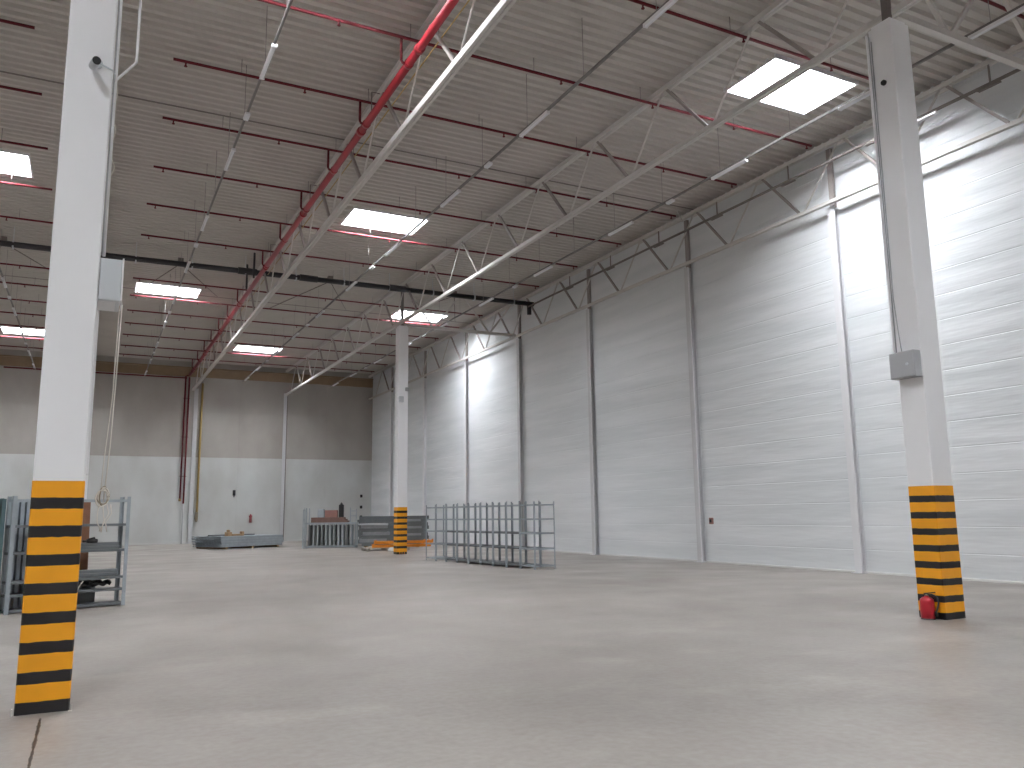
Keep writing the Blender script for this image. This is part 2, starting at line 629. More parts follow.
# ---------------------------------------------------------------- columns
def column(x0, x1, y0, y1, ztop, label):
    cx, cy = (x0 + x1) / 2, (y0 + y1) / 2
    hx, hy = (x1 - x0) / 2, (y1 - y0) / 2
    root = thing('warehouse_column', (cx, cy, 0), label, 'column', 'white columns with hazard stripes')
    c = .012
    poly = [(-hx + c, -hy), (hx - c, -hy), (hx, -hy + c), (hx, hy - c), (hx - c, hy), (-hx + c, hy), (-hx, hy - c), (-hx, -hy + c)]
    mb = MB().prism(poly, 2, 1.936, ztop)
    mb.prism([(p[0] * .85, p[1] * .85) for p in poly], 2, ztop, ztop + .06)
    mb.build('shaft', 'white', root)
    # painted foot: alternating yellow and black bands with slightly uneven edges
    zs = [0]
    for k in range(8):
        zs += [k * .242 + .097, (k + 1) * .242]
    zs[-1] = 1.936
    band = MB()
    rnd = random.Random(int(x0 * 10))
    grids = []
    e = .003
    pp = [(p[0] + math.copysign(e, p[0]), p[1] + math.copysign(e, p[1])) for p in poly]
    loop = []
    for i in range(8):
        a, b = pp[i], pp[(i + 1) % 8]
        seg = 7 if i % 2 == 0 else 1
        for k in range(seg):
            t = k / seg
            loop.append((a[0] + (b[0] - a[0]) * t, a[1] + (b[1] - a[1]) * t))
    n = len(loop)
    for z in zs:
        amp = 0 if z in (0, 1.936) else .0025
        grids.append([(p[0], p[1], z + rnd.uniform(-amp, amp)) for p in loop])
    vs_ = [p for g in grids for p in g]
    for i in range(len(zs) - 1):
        band.add([], [])
    base = len(band.v)
    band.v += vs_
    for i in range(len(zs) - 1):
        for k in range(n):
            k2 = (k + 1) % n
            band.f.append((base + i * n + k, base + i * n + k2, base + (i + 1) * n + k2, base + (i + 1) * n + k))
            band.mi.append(1 if i % 2 == 0 else 0)
            band.sm.append(False)
    band.f.append(tuple(base + k for k in reversed(range(n))))
    band.f.append(tuple(base + (len(zs) - 1) * n + k for k in range(n)))
    band.mi += [1, 0]
    band.sm += [False, False]
    band.build('hazard_bands', ['yellow', 'black'], root)
    MB().box((-.05, -.06, ztop + .06), (.05, .06, ZT + .1)).build('head_stub', 'steel_dark', root)
    return root


c_left = column(-.45, -.05, 8.2, 8.65, 9.62, 'large white column with yellow and black striped foot at the left')
c_right = column(11.14, 11.595, 8.0, 8.43, 9.5, 'white column with striped foot and red extinguisher in front, at right')
c_mid = column(11.44, 11.875, 32.8, 33.23, 9.66, 'distant white column with striped foot beside the empty shelving row')
c_far = column(-.5, -.1, 32.8, 33.25, 9.66, 'distant white column mostly hidden behind the big left column')
# white tape angles at the left column's foot
MB().box((-.225, -.245, 0), (-.215, -.20, .055)).box((.195, -.29, 0), (.225, -.235, .004)).box((.215, -.24, 0), (.225, -.232, .05)).build('corner_bracket', 'steel', c_left)
MB().tube([(-.10, -.234, 0), (-.10, -.234, .1)], .012, 6).tube([(0, -.234, 0), (0, -.234, .1)], .012, 6).tube(
    [(.1, -.234, 0), (.1, -.234, .1)], .012, 6).build('anchor_bolts', 'orange', c_mid)

# electrical fittings on the right column
b = thing('junction_box', (11.14, 8.22, 3.58), 'grey electrical box on the left face of the right striped column', 'electrical box')
MB().bevbox((-.17, -.22, 0), (-.01, .22, .41), .012).build('enclosure', 'grey', b)
MB().bevbox((-.182, -.205, .015), (-.168, .205, .395), .006).build('cover', 'grey', b)
MB().tube([(-.181, -.1, .2), (-.195, -.1, .2)], .022, 10).build('lock', 'lightgrey', b)
cb = thing('cable_conduit', (11.14, 8.38, 3.99), 'thin grey conduits running down the right column into its box', 'conduit')
MB().tube([(-.015, .03, 0), (-.015, .03, 5.4)], .009, 8).build('pipe', 'grey', cb)
MB().tube([(-.06, -.1, 0), (-.05, -.06, .35), (-.018, .0, .9), (-.014, -.005, 5.3)], .008, 8).build('pipe', 'grey', cb)
MB().box((-.03, .05, 0), (-.006, .085, 5.45)).build('cable_duct', 'white', cb)
d = MB().tube([(11.135, 8.2, 8.47), (11.10, 8.2, 8.47)], .045, 12).tube([(11.10, 8.2, 8.47), (11.08, 8.19, 8.46)], .032, 12).build('sensor', 'rubber')
tag(d, 'small dark round sensor high on the right striped column', 'sensor')

# middle column fittings
d = MB().bevbox((11.44, 32.66, 6.35), (11.64, 32.795, 6.6), .02).tube([(11.54, 32.66, 6.45), (11.54, 32.62, 6.45)], .04, 10).build('alarm_box', 'lightgrey')
tag(d, 'small pale alarm box on the front of the middle column', 'alarm box')
d = MB().bevbox((11.73, 32.70, 6.85), (11.88, 32.797, 7.0), .02).tube([(11.81, 32.7, 6.9), (11.81, 32.68, 6.9)], .04, 10).build('alarm_box', 'grey')
tag(d, 'tiny grey fitting on the middle column above the pale alarm box', 'alarm box')

# left column fittings
b = thing('control_box', (-.05, 8.45, 3.6), 'light grey control box on the right side of the left column', 'electrical box')
MB().bevbox((.005, -.23, 0), (.19, .23, .40), .01).build('enclosure', 'lightgrey', b)
MB().bevbox((.19, -.22, .01), (.205, .22, .42), .005).build('lid', 'white', b)
MB().box((.0, -.19, -.004), (.15, .19, 0)).build('bottom_plate', 'curb', b)
cc = thing('cable_conduit', (-.05, 8.45, 0), 'white conduits running down the right edge of the left column', 'conduit')
MB().tube([(.03, -.18, 4.03), (.03, -.18, 8.9)], .013, 8).build('pipe', 'white', cc)
MB().box((.003, -.13, 2.0), (.02, -.02, 3.52)).build('cable_duct', 'white', cc)
MB().tube([(.012, -.20, 4.03), (.012, -.205, 5.0), (.014, -.205, 6.2), (.012, -.205, 8.2)], .007, 6).build('cable', 'grey', cc)
d = MB().tube([(.15, 8.3, 9.4), (.15, 8.3, 6.10), (.148, 8.3, 6.05), (.13, 8.3, 6.02), (-.02, 8.3, 5.82), (-.028, 8.3, 5.78), (-.028, 8.3, 5.5)], .013, 8).build('bent_pipe', 'white')
tag(d, 'thin white pipe bent diagonally onto the left column beside the camera', 'pipe')
pts = []
for i in range(40):
    t = i / 39
    z = 5.75 - 1.0 * t
    pts.append((-.035 + .035 * math.sin(t * 17) * (.4 + .6 * t) + .02, 8.28, z))
d = MB().tube(pts, .006, 6).build('loose_cable', 'cable')
tag(d, 'wavy loose white cable hanging along the right edge of the left column', 'cable')

cv = thing('security_camera', (-.19, 8.2, 5.83), 'white bullet security camera on the front of the left column', 'camera')
MB().tube([(0, -.001, .06), (0, -.03, .06)], .05, 14).build('mount', 'lightgrey', cv)
MB().tube([(0, -.03, .06), (-.01, -.09, .05), (-.01, -.12, .02)], .018, 8).build('arm', 'lightgrey', cv)
MB().tube([(-.03, -.05, .01), (-.0, -.22, -.02)], .04, 14).build('body', 'lightgrey', cv)
MB().tube([(-.001, -.215, -.019), (.001, -.235, -.0225)], .037, 14).build('lens', 'rubber', cv)
MB().tube([(.0, -.04, .06), (.06, -.02, .05), (.14, -.01, .025), (.16, .03, 0), (.155, .1, -.1)], .008, 6).build('cord', 'lightgrey', cv)

# hanging control cord with a coiled end
cc = thing('hanging_cord', (.11, 8.32, 1.55), 'pale cords hanging from the control box with a tangled coil at the end', 'cord')
MB().tube([(.05, .05, 2.05), (.04, 0, 1.4), (.025, -.02, .7), (.0, -.02, .2)], .006, 6).build('cord', 'cable', cc)
MB().tube([(.03, .08, 2.05), (.02, .01, 1.2), (-.015, -.02, .6), (-.03, -.02, .2)], .005, 6).build('cord', 'cable', cc)
rnd = random.Random(3)
for k in range(6):
    pts = []
    r1, r2 = .045 + rnd.uniform(-.012, .012), .075 + rnd.uniform(-.015, .015)
    ph = rnd.uniform(0, 6)
    tx = rnd.uniform(-.5, .5)
    for i in range(19):
        a = 2 * math.pi * i / 18
        pts.append((r1 * math.cos(a) + rnd.uniform(-.004, .004) - .01 + tx * .02, -.04 + .025 * math.sin(a + ph), .24 + r2 * math.sin(a) + tx * .03))
    MB().tube(pts, .006, 6).build('coil_loop', 'brass' if k in (1, 4) else 'cable', cc)
for k in range(4):
    x = -.03 + .03 * k
    MB().tube([(x, -.04, .18), (x + rnd.uniform(-.03, .03), -.04, .10), (x + rnd.uniform(-.04, .04), -.05, .02), (x + rnd.uniform(-.05, .05), -.04, -.05 - rnd.uniform(0, .04))], .005, 6).build('loose_end', 'cable', cc)

# ---------------------------------------------------------------- sprinklers
ZS = 11.3
BR = [-1.2, 2.5, 5.6, 8.6, 11.6, 14.7, 17.6, 20.5, 23.65, 26.7, 29.85, 35.6, 38.5, 41.4, 44.2, 47.1, 50.2, 53.0]


def branch(y, x0, x1, label, group, drop_at=None):
    root = thing('sprinkler_branch', ((x0 + x1) / 2, y, ZS), label, 'sprinkler pipe', group)
    ox = (x0 + x1) / 2
    MB().tube([(x0 - ox, 0, 0), (x1 - ox, 0, 0)], .033, 8).build('pipe', 'red', root)
    x = x0 + .25
    while x < x1:
        if abs(x - 5.4) > .5:
            MB().tube([(x - ox, 0, -.02), (x - ox, 0, -.10)], .018, 6).tube([(x - ox, 0, -.10), (x - ox, 0, -.115)], .035, 8).build('sprinkler_head', 'red', root)
        x += 2.55
    x = x0 + 1.4
    while x < x1:
        MB().tube([(x - ox, 0, .02), (x - ox, 0, ZD - ZS)], .008, 5).build('hanger', 'wire', root)
        x += 2.9
    return root


for (xa, xb, drop, text, grp) in ((1.02, 16.75, 5.12, 'red sprinkler pipe across the right bays, ', 'sprinkler branches across the right bays'),
                                  (-18.5, -1.55, None, 'red sprinkler pipe left of the big left column, ', 'sprinkler branches in the left bays')):
    vis = [y for y in BR if any(seen((xa + (xb - xa) * i / 40, y, ZS)) for i in range(41))]
    fr = sorted([y for y in vis if y < 31], reverse=True)
    be = [y for y in vis if y > 31]
    for y in vis:
        k, where = (fr.index(y), 'before') if y < 31 else (be.index(y), 'beyond')
        branch(y, xa, xb, text + ORD[k] + ' ' + where + ' the black pipe', grp, drop)

mn = thing('sprinkler_main', (5.28, 0, 10.74), 'thick red sprinkler main pipe along the left roof truss', 'sprinkler pipe')
MB().tube([(0, -8, 0), (0, YB - .35, 0)], .085, 14).build('pipe', 'redmain', mn)
for y in (2.0, 8.0, 14.0, 17.95, 24.0, 30.0, 36.0, 42.0, 48.0, 54.0):
    MB().tube([(0, y, 0), (0, y + .14, 0)], .105, 14).build('coupling', 'redmain', mn)
for y in BR:
    MB().tube([(0, y - .06, 0), (0, y + .06, 0)], .098, 12).build('tee', 'redmain', mn)
    MB().tube([(-.07, y, -.01), (-.13, y, .0), (-.16, y, .05), (-.16, y, ZS - 10.74 - .035)], .03, 8).build('riser', 'red', mn)
for y in (5.0, 11.2, 17.2, 23.2, 29.2, 35.2, 41.2, 47.2):
    MB().tube([(.0, y, .0), (.0, y, .62), (.2, y, .62)], .012, 6).build('bracket', 'steel_dark', mn)
# valve loop near the black pipe
vl = thing('pipe_riser', (5.05, 31.2, 10.6), 'dark riser pair beside the red main near the black roof pipe', 'pipe')
MB().tube([(0, 0, 0), (0, 0, 1.0)], .04, 8).build('pipe', 'darkpipe', vl)
MB().tube([(-.05, 1.3, -.1), (-.05, 1.3, .9)], .04, 8).build('pipe', 'darkpipe', vl)

# red and ochre pipes on the back wall
rd = thing('riser_pipe', (5.05, YB - .2, 2.7), 'long red riser pipes running down the back wall left of the white post', 'pipe')
MB().tube([(0, 0, 0), (0, 0, 7.95), (.22, -.15, 8.04)], .05, 10).build('pipe', 'red', rd)
MB().tube([(.22, 0, -2.7), (.22, 0, -1), (.22, 0, -.2)], .03, 8).build('pipe', 'grey', rd)
MB().tube([(.22, 0, -.2), (.22, 0, 7.9)], .055, 10).build('pipe', 'red', rd)
MB().tube([(0, 0, -.05), (0, 0, .12)], .075, 10).build('end_cap', 'yellowpipe', rd)
for z in (1.5, 4, 6.5):
    MB().box((-.08, 0, z), (.32, .19, z + .04)).build('clamp', 'steel_dark', rd)
yp = thing('riser_pipe', (6.1, YB - .15, 1.35), 'ochre gas pipe running down the back wall right of the white post', 'pipe')
MB().tube([(0, 0, .6), (0, 0, 8.9)], .07, 10).build('pipe', 'yellowpipe', yp)
MB().tube([(0, 0, 0), (-.02, 0, .2), (0, 0, .62)], [.06, .11, .09], 10).build('valve', 'brass', yp)
MB().box((-.03, .05, 2.0), (.03, .148, 2.05)).box((-.03, .05, 6.0), (.03, .148, 6.05)).build('clamp', 'steel_dark', yp)
hp = thing('wall_pipe', (2.5, YB - .2, 10.64), 'horizontal red pipe high on the back wall', 'pipe')
MB().tube([(-7.5, 0, -.1), (2.62, 0, -.1)], .045, 8).build('pipe', 'red', hp)
for x in (-6, -3, 0):
    MB().box((x, 0, -.12), (x + .05, .128, -.07)).build('clamp', 'steel_dark', hp)

gp = thing('gas_pipe', (5.66, 0, 10.95), 'thin ochre gas pipe running along the red-piped roof truss', 'pipe')
MB().tube([(0, -6, 0), (0, YB - .5, 0)], .015, 8).build('pipe', 'yellowpipe', gp)
for y in (8, 14, 20, 26, 32, 38, 44, 50):
    MB().tube([(0, y, 0), (0, y, .42)], .008, 6).build('hanger', 'steel_dark', gp)

# ---------------------------------------------------------------- black roof drain pipe
bp_ = thing('roof_drain_pipe', (0, 31.8, 11.0), 'thick black drain pipe crossing under the whole roof', 'pipe')
MB().tube([(-18, .1, 0), (0, .06, 0), (17.42, -.2, 0)], .105, 12).build('pipe', 'darkpipe', bp_)
MB().tube([(17.2, -.2, 0), (17.2, -.2, -.25), (17.2, -.2, -.5)], .1, 12).build('elbow', 'darkpipe', bp_)
x = -16.4
while x < 17:
    yy = .1 - .3 * max(0, x) / 17.4
    MB().box((x - .025, yy - .12, -.125), (x + .025, yy + .12, .125)).box((x - .012, yy - .012, .12), (x + .012, yy + .012, .65)).build('hanger', 'lightgrey', bp_)
    x += 1.93
for x in (4.55, 6.9, 10.6):
    MB().tube([(x, .06 - .02 * x, 0), (x + .7, .06 - .02 * x, 0)], .135, 12).build('sleeve', 'darkpipe', bp_)

# cable pipe along the right wall truss
wp = thing('wall_conduit', (17.12, 0, 10.84), 'grey conduit running along the right wall between the truss chords', 'pipe')
MB().tube([(0, 4, 0), (0, 31.5, 0)], .04, 8).build('pipe', 'steel_dark', wp)
for y in (7, 9.8, 12.8, 15.7, 18.7, 21.7, 24.7, 27.7):
    MB().box((-.03, y, -.07), (.05, y + .5, -.035)).build('clip', 'steel_dark', wp)
    MB().box((.0, y + .2, -.04), (.02, y + .24, .45)).build('strap', 'steel_dark', wp)
for y in (6.4, 11.3):
    MB().bevbox((-.05, y, -.10), (.05, y + 1.2, -.04), .01).build('light_strip', 'batten', wp)

# ---------------------------------------------------------------- light rows
ZL = 10.33
ROWS = [(2.55, 'the row left of the red pipe'), (8.4, 'the row between the two trusses'),
        (14.1, 'the row nearest the right wall'), (-3.3, 'the row left of the big column')]
LUM_Y = [7.9, 10.9, 15.05, 19.9, 24.8, 29.6, 34.4, 39.2, 44.0, 48.9, 53.0]
BOX_Y = [17.45, 27.0, 36.7, 46.3]


def make_batten():
    r = thing('batten_light', (0, 0, ZL), 'x', 'light')
    MB().prism([(-.045, -.04), (.045, -.04), (.035, -.095), (-.035, -.095)], 1, -.62, .62).build('housing', 'batten', r)
    MB().prism([(-.035, -.095), (.035, -.095), (.02, -.115), (-.02, -.115)], 1, -.6, .6).build('diffuser', 'lens', r)
    for s in (-1, 1):
        MB().bevbox((-.05, s * .62 - .02, -.11), (.05, s * .62 + .02, -.035), .01).build('end_cap', 'batten', r)
    return r


def make_small():
    r = thing('emergency_light', (0, 0, ZL), 'x', 'light')
    MB().bevbox((-.06, -.15, -.10), (.06, .15, -.036), .015).build('housing', 'batten', r)
    MB().bevbox((-.05, -.13, -.115), (.05, .13, -.098), .006).build('diffuser', 'lens', r)
    return r


bat = sm_ = None
for (x, rn) in ROWS:
    rail = thing('light_rail', (x, 0, ZL), 'thin grey hanging light rail, ' + rn, 'light rail', 'suspended light rails')
    MB().box((-.022, -8, -.034), (.022, YB - 1.5, .022)).build('rail', 'rail', rail)
    y = -6.4
    k = 0
    while y < YB - 2:
        MB().tube([(0, y, .03), (0, y, ZD - ZL)], .007, 5).build('hanger_wire', 'wire', rail)
        y += 2.42
    first = 10.25 if x == 8.4 else 10.9
    ys = [y for y in [7.9, first] + LUM_Y[2:] if seen((x, y, ZL)) or seen((x, y + .6, ZL))]
    for kk, y in enumerate(ys):
        if bat is None:
            o = bat = make_batten()
        else:
            o = copy_tree(bat)
        o.location = (x, y, ZL)
        o['label'] = 'white batten light, %s from near end of %s' % (ORD[kk], rn)
        o['group'] = 'batten lights on the hanging rails'
    for kk, y in enumerate([y for y in BOX_Y if seen((x, y, ZL))]):
        if sm_ is None:
            o = sm_ = make_small()
        else:
            o = copy_tree(sm_)
        o.location = (x, y, ZL)
        o['label'] = 'small white box light, %s from near end of %s' % (ORD[kk], rn)
        o['group'] = 'small box lights on the hanging rails'

# white suspension frame on the near left row
sf = thing('suspension_bracket', (2.55, 13.3, ZL), 'bright white V-shaped suspension bracket at the top edge of the picture', 'bracket')
MB().tube([(0, 0, .04), (0, 0, ZD - ZL)], .025, 8).build('rod', 'batten', sf)
MB().tube([(0, 0, .04), (.5, -.3, ZD - ZL)], .012, 6).build('rod', 'batten', sf)

# roof bracing rods under the deck beyond the black pipe
for x, lab in ((2.6, 'thin bracing rods spreading from the light row before the left far skylight'),
               (8.5, 'thin bracing rods spreading from the middle light row beyond the black pipe'),
               (-3.3, 'thin bracing rods left of the big left column'),
               (14.2, 'thin bracing rods near the right wall beyond the black pipe')):
    br = thing('bracing_rod', (x, 33.2, 11.42), lab, 'bracing', 'roof bracing rods')
    MB().tube([(0, 0, 0), (-1.5, 5.9, 0)], .02, 6).build('rod', 'steel_dark', br)
    MB().tube([(0, 0, 0), (2.0, 4.6, 0)], .02, 6).build('rod', 'steel_dark', br)
    MB().box((-.1, -.1, -.01), (.1, .1, .21)).build('plate', 'steel_dark', br)

# ---------------------------------------------------------------- small fittings on the walls
d = thing('alarm_call_point', (XR, 20.44, 1.2), 'tiny dark red call point on the white right wall beside a post', 'alarm')
MB().bevbox((-.06, -.08, 0), (-.002, .08, .2), .01).build('housing', 'reddish', d)
MB().bevbox((-.07, -.045, .05), (-.058, .045, .15), .004).build('button', 'rubber', d)
d = thing('fire_hydrant_valve', (9.41, YB, 1.25), 'small red fire valve on the back wall behind the beam bundle', 'valve')
MB().tube([(0, -.002, .4), (0, -.2, .4), (0, -.22, .35), (0, -.22, .0)], .08, 10).build('pipe', 'reddish_dark', d)
MB().tube([(-.1, -.22, .42), (.1, -.22, .42)], .045, 8).tube([(0, -.22, .35), (0, -.22, .55)], .05, 8).build('handle', 'reddish_dark', d)
d = MB().bevbox((8.26, YB - .12, 3.0), (8.42, YB - .002, 3.36), .02).tube([(8.34, YB - .06, 2.9), (8.34, YB - .06, 3.0)], .03, 8).build('wall_socket', 'darkpipe')
tag(d, 'small dark box on the back wall above the red fire valve', 'electrical box')
for z, lab in ((2.86, 'topmost'), (2.1, 'middle'), (1.42, 'lowest')):
    d = MB().bevbox((16.78, YB - .1, z), (16.94, YB - .002, z + .2), .02).tube([(16.86, YB - .1, z + .1), (16.86, YB - .12, z + .1)], .05, 8).build('wall_switch', 'rubber')
    tag(d, 'small black switch on the back wall near the corner, %s of three' % lab, 'switch', 'black switches near the corner')

# fire extinguisher at the right column
fe = thing('fire_extinguisher', (11.03, 8.2, 0), 'red fire extinguisher standing at the foot of the right striped column', 'fire extinguisher')
MB().lathe((0, 0, 0), [(0, 0), (.088, 0), (.098, .015), (.098, .255), (.09, .285), (.06, .31), (.03, .32), (.026, .335), (0, .335)], 20).build('cylinder', 'extred', fe)
MB().lathe((0, 0, 0), [(.0995, .0), (.0995, .018), (0, .019)], 20).build('base_ring', 'rubber', fe)
MB().tube([(0, 0, .325), (0, 0, .36)], .024, 10).build('valve', 'brass', fe)
MB().bar((-.03, .02, .365), (.07, -.10, .385), .022, .014).bar((-.02, .02, .35), (.06, -.09, .345), .02, .012).build('handle', 'rubber', fe)
MB().tube([(0, -.01, .35), (.02, -.08, .355), (.05, -.14, .32), (.04, -.16, .25), (.03, -.14, .16), (.02, -.125, .10)], .012, 8).build('hose', 'rubber', fe)
MB().tube([(.02, -.125, .12), (.015, -.125, .05)], [.015, .022], 8).build('nozzle', 'rubber', fe)


# ---------------------------------------------------------------- shelving
def shelving(L, D, H, levels, open_levels, label, group, loc, rz, shelfmat='galv_dark', t=.04):
    """origin: front-left foot; x along the length, y back"""
    r = thing('shelving_unit', loc, label, 'shelf', group, rz)
    for (x, y) in ((0, 0), (L - t, 0), (0, D - t), (L - t, D - t)):
        sx = 1 if x == 0 else -1
        sy = 1 if y == 0 else -1
        cx, cy = (x if sx > 0 else x + t), (y if sy > 0 else y + t)
        mb = MB()
        mb.box((min(cx, cx + sx * t), min(cy, cy + sy * .006), 0), (max(cx, cx + sx * t), max(cy, cy + sy * .006), H))
        mb.box((min(cx, cx + sx * .006), min(cy, cy + sy * t), 0), (max(cx, cx + sx * .006), max(cy, cy + sy * t), H))
        mb.box((cx - .012 if sx < 0 else cx - .006, cy - .006, 0), (cx + .006 if sx < 0 else cx + .012, cy + .006, .012))
        mb.build('upright', 'galv', r)
    for z in levels:
        mb = MB()
        mb.box((.008, .007, z), (L - .008, .018, z + .045)).box((.008, D - .018, z), (L - .008, D - .007, z + .045))
        mb.box((.008, .02, z), (.02, D - .02, z + .045)).box((L - .02, .02, z), (L - .008, D - .02, z + .045))
        if z not in open_levels:
            mb.box((.02, .018, z + .037), (L - .02, D - .018, z + .045))
            mb.build('shelf', shelfmat, r)
        else:
            mb.build('shelf_frame', 'galv', r)
    return r


LV = [.065, .555, 1.0, 1.41, 1.83]
fa, fb = Vector((11.56, 21.12, 0)), Vector((10.88, 28.08, 0))
dirv = (fa - fb)
Lt = dirv.length
rz = math.atan2(dirv.y, dirv.x)
n = 9
un = Lt / n
for i in range(n):
    p = fb + dirv * (i / n)
    if i == 0:
        nm = 'far end unit of the empty row, beside the middle column'
    elif i == n - 1:
        nm = 'near end unit of the empty row, closest to the camera'
    elif i < 5:
        nm = ORD[i] + ' unit from the far end of the empty row'
    else:
        nm = ORD[n - 1 - i] + ' unit from the near end of the empty row'
    shelving(un - .03, .74, 1.95 + .03 * ((i * 3) % 2), LV, LV if i < 2 or i == n - 1 else [1.83, 1.41],
             'galvanised metal shelving, ' + nm, 'empty shelving row by the right wall', tuple(p), rz)

# left shelving
rz = math.atan2(.58, 1.90)
left = shelving(1.98, .40, 2.02, [.02, .28, .5, 1.0, 1.47, 1.92], [1.92], 'galvanised shelving unit with odds and ends behind the left column',
                None, (-1.19, 16.8, 0), rz, t=.065)
Ml = Matrix.Translation((-1.19, 16.8, 0)) @ Matrix.Rotation(rz, 4, 'Z')
for k in range(12):
    q = Ml @ Vector((.62 - .095 * k if k < 6 else -.14 - .095 * (k - 6), .47 if k < 6 else .12, 0))
    d = MB()
    d.box((0, 0, 0), (.03, .5, 1.98 - .02 * (k % 3))).box((.03, 0, 0), (.065, .02, 1.97 - .02 * (k % 3))).box((.03, .48, 0), (.065, .5, 1.97 - .02 * (k % 3)))
    o = d.build('steel_sheet', 'galv' if k < 6 else 'teal')
    o.location = q
    o.rotation_euler = (0, 0, rz)
    if k < 6:
        tag(o, 'grey-blue metal panel on edge behind left shelving, %s from its right' % ORD[k], 'metal panel', 'metal panels behind the left shelving')
    else:
        tag(o, 'dark blue-green metal panel at the left picture edge, %s from the right' % ORD[k - 6], 'metal panel', 'metal panels beside the left shelving')


def on_left(mb, name, m, label, cat, pos, r=0, group=None):
    o = mb.build(name, m)
    o.location = Ml @ Vector(pos)
    o.rotation_euler = (0, 0, rz + r)
    return tag(o, label, cat, group)


pts = [(-.42 + .045 * i, .04 * math.sin(i * .9), .05 + .018 * math.sin(i * 1.7)) for i in range(18)]
mb = MB().tube(pts, .035, 8).tube([(p[0] + .02, p[1] + .1, p[2] + .01) for p in pts], .04, 8).tube([(p[0], p[1] + .05, p[2] + .045) for p in pts[2:14]], .032, 8)
on_left(mb, 'cable_bundle', 'rubber', 'black bundle of cable lying on a lower shelf behind the left column', 'cable', (1.42, .16, .36))
mb = MB().tube([(0, -.16, -.02), (.02, -.165, .03), (.05, -.16, .08), (.09, -.155, .13)], .012, 6).tube([(0, -.16, -.02), (-.05, -.155, .0)], .016, 6)
on_left(mb, 'white_strap', 'cable', 'short white strap hanging over the black cable bundle', 'strap', (1.12, .1, .36))
mb = MB().bevbox((-.09, -.06, 0), (.09, .06, .07), .02).tube([(.05, 0, .05), (.02, -.05, .09), (-.08, -.04, .06)], .018, 8).tube([(-.1, 0, .03), (-.16, 0, .03)], .02, 8)
on_left(mb, 'power_tool', 'rubber', 'small black tool lying on the middle shelf behind the left column', 'tool', (1.36, .09, 1.17))
mb = MB().bevbox((-.46, -.15, 0), (.42, .16, .06), .008).bevbox((-.42, -.13, .06), (.44, .15, .122), .008)
on_left(mb, 'metal_plates', 'galv_dark', 'grey flat plates stacked on the middle shelf under the black tool', 'plates', (1.42, .2, 1.048))
mb = MB().bevbox((-.46, -.15, 0), (.42, .15, .07), .01).bevbox((-.44, -.13, .07), (.43, .14, .125), .01)
on_left(mb, 'metal_plates', 'galv_dark', 'grey flat plates lying on the shelf above the black cable bundle', 'plates', (1.42, .2, .548))
mb = MB().box((0, 0, 0), (.36, .012, 1.33)).box((0, .014, 0), (.34, .022, 1.30)).box((.02, -.008, 0), (.05, 0, 1.3)).xf(Matrix.Rotation(-.06, 4, 'X'))
on_left(mb, 'cardboard_sheet', 'card', 'tall brown cardboard sheet leaning behind the left shelving', 'cardboard', (1.12, .62, .62))
# cardboard rests on a crate
mb = MB().box((0, 0, 0), (.5, .03, .6)).box((0, .35, 0), (.5, .38, .6)).box((0, .03, 0), (.03, .35, .6)).box((.47, .03, 0), (.5, .35, .6)).box((.03, .03, 0), (.47, .35, .02))
on_left(mb, 'crate', 'galv_dark', 'dark crate on the floor behind the left shelving', 'crate', (1.1, .5, 0))

# ---------------------------------------------------------------- bundle of beams by the back wall
ang = math.radians(27)
O = Vector((6.05, 44.2, 0))
Mb = Matrix.Translation(O) @ Matrix.Rotation(ang, 4, 'Z')


def put(mb, name, m, mtx, label, cat, group=None):
    o = mb.build(name, m)
    o.matrix_world = mtx
    return tag(o, label, cat, group)


for k, x in enumerate((.35, 1.95, 3.55)):
    put(MB().box((-.06, .0, 0), (.06, 2.55, .10)), 'timber_bearer', 'wood', Mb @ Matrix.Translation((x, 0, 0)),
        ('left', 'middle', 'right')[k] + ' timber bearer under the bundle of grey beams', 'timber', 'bearers under the beam bundle')
for lay in range(4):
    for j in range(8):
        y0 = .02 + j * .315
        z0 = .103 + lay * .135
        off = ((lay * 7 + j * 5) % 4) * .03 - .05
        mb = MB()
        # open channel section: web, two flanges and lips
        mb.box((off, y0, z0), (3.9 + off, y0 + .012, z0 + .13)).box((off, y0 + .012, z0), (3.9 + off, y0 + .28, z0 + .012))
        mb.box((off, y0 + .012, z0 + .118), (3.9 + off, y0 + .28, z0 + .13)).box((off, y0 + .268, z0 + .012), (3.9 + off, y0 + .28, z0 + .045)).box((off, y0 + .268, z0 + .09), (3.9 + off, y0 + .28, z0 + .118))
        o = put(mb, 'steel_beam', 'galv', Mb.copy(),
                'long grey steel beam in the floor bundle near the back wall', 'beam', 'bundled beams near the back wall')
        o['label'] = 'grey steel beam, %s row from front, %s layer of the bundle by back wall' % (ORD[j], ('bottom', 'second', 'third', 'top')[lay])
MBX = Mb @ Matrix.Translation((0, 0, .647))
put(MB().box((.2, 1.3, 0), (3.0, 1.42, .07)).box((.2, 1.42, 0), (3.0, 1.5, .02)), 'steel_angle', 'galv_dark', MBX.copy(),
    'dark steel angle lying on top of the beam bundle', 'beam')
put(MB().bevbox((.75, .5, 0), (1.0, .8, .2), .02).bevbox((.78, .52, .2), (.9, .7, .32), .02).bevbox((1.05, .55, 0), (1.6, .75, .1), .02).bevbox((1.6, .5, 0), (1.75, .7, .22), .02),
    'wood_offcuts', 'wood', MBX.copy(), 'small tan wood offcuts on top of the beam bundle', 'wood')

# ---------------------------------------------------------------- pile of dismantled racking by the middle column
def at(u, y):                          # point on the floor seen in column u of the photograph at distance y
    k = {305: .2330, 352: .2905, 362: .3035, 398: .35, 412: .3689, 432: .394}
    return k[u] * y


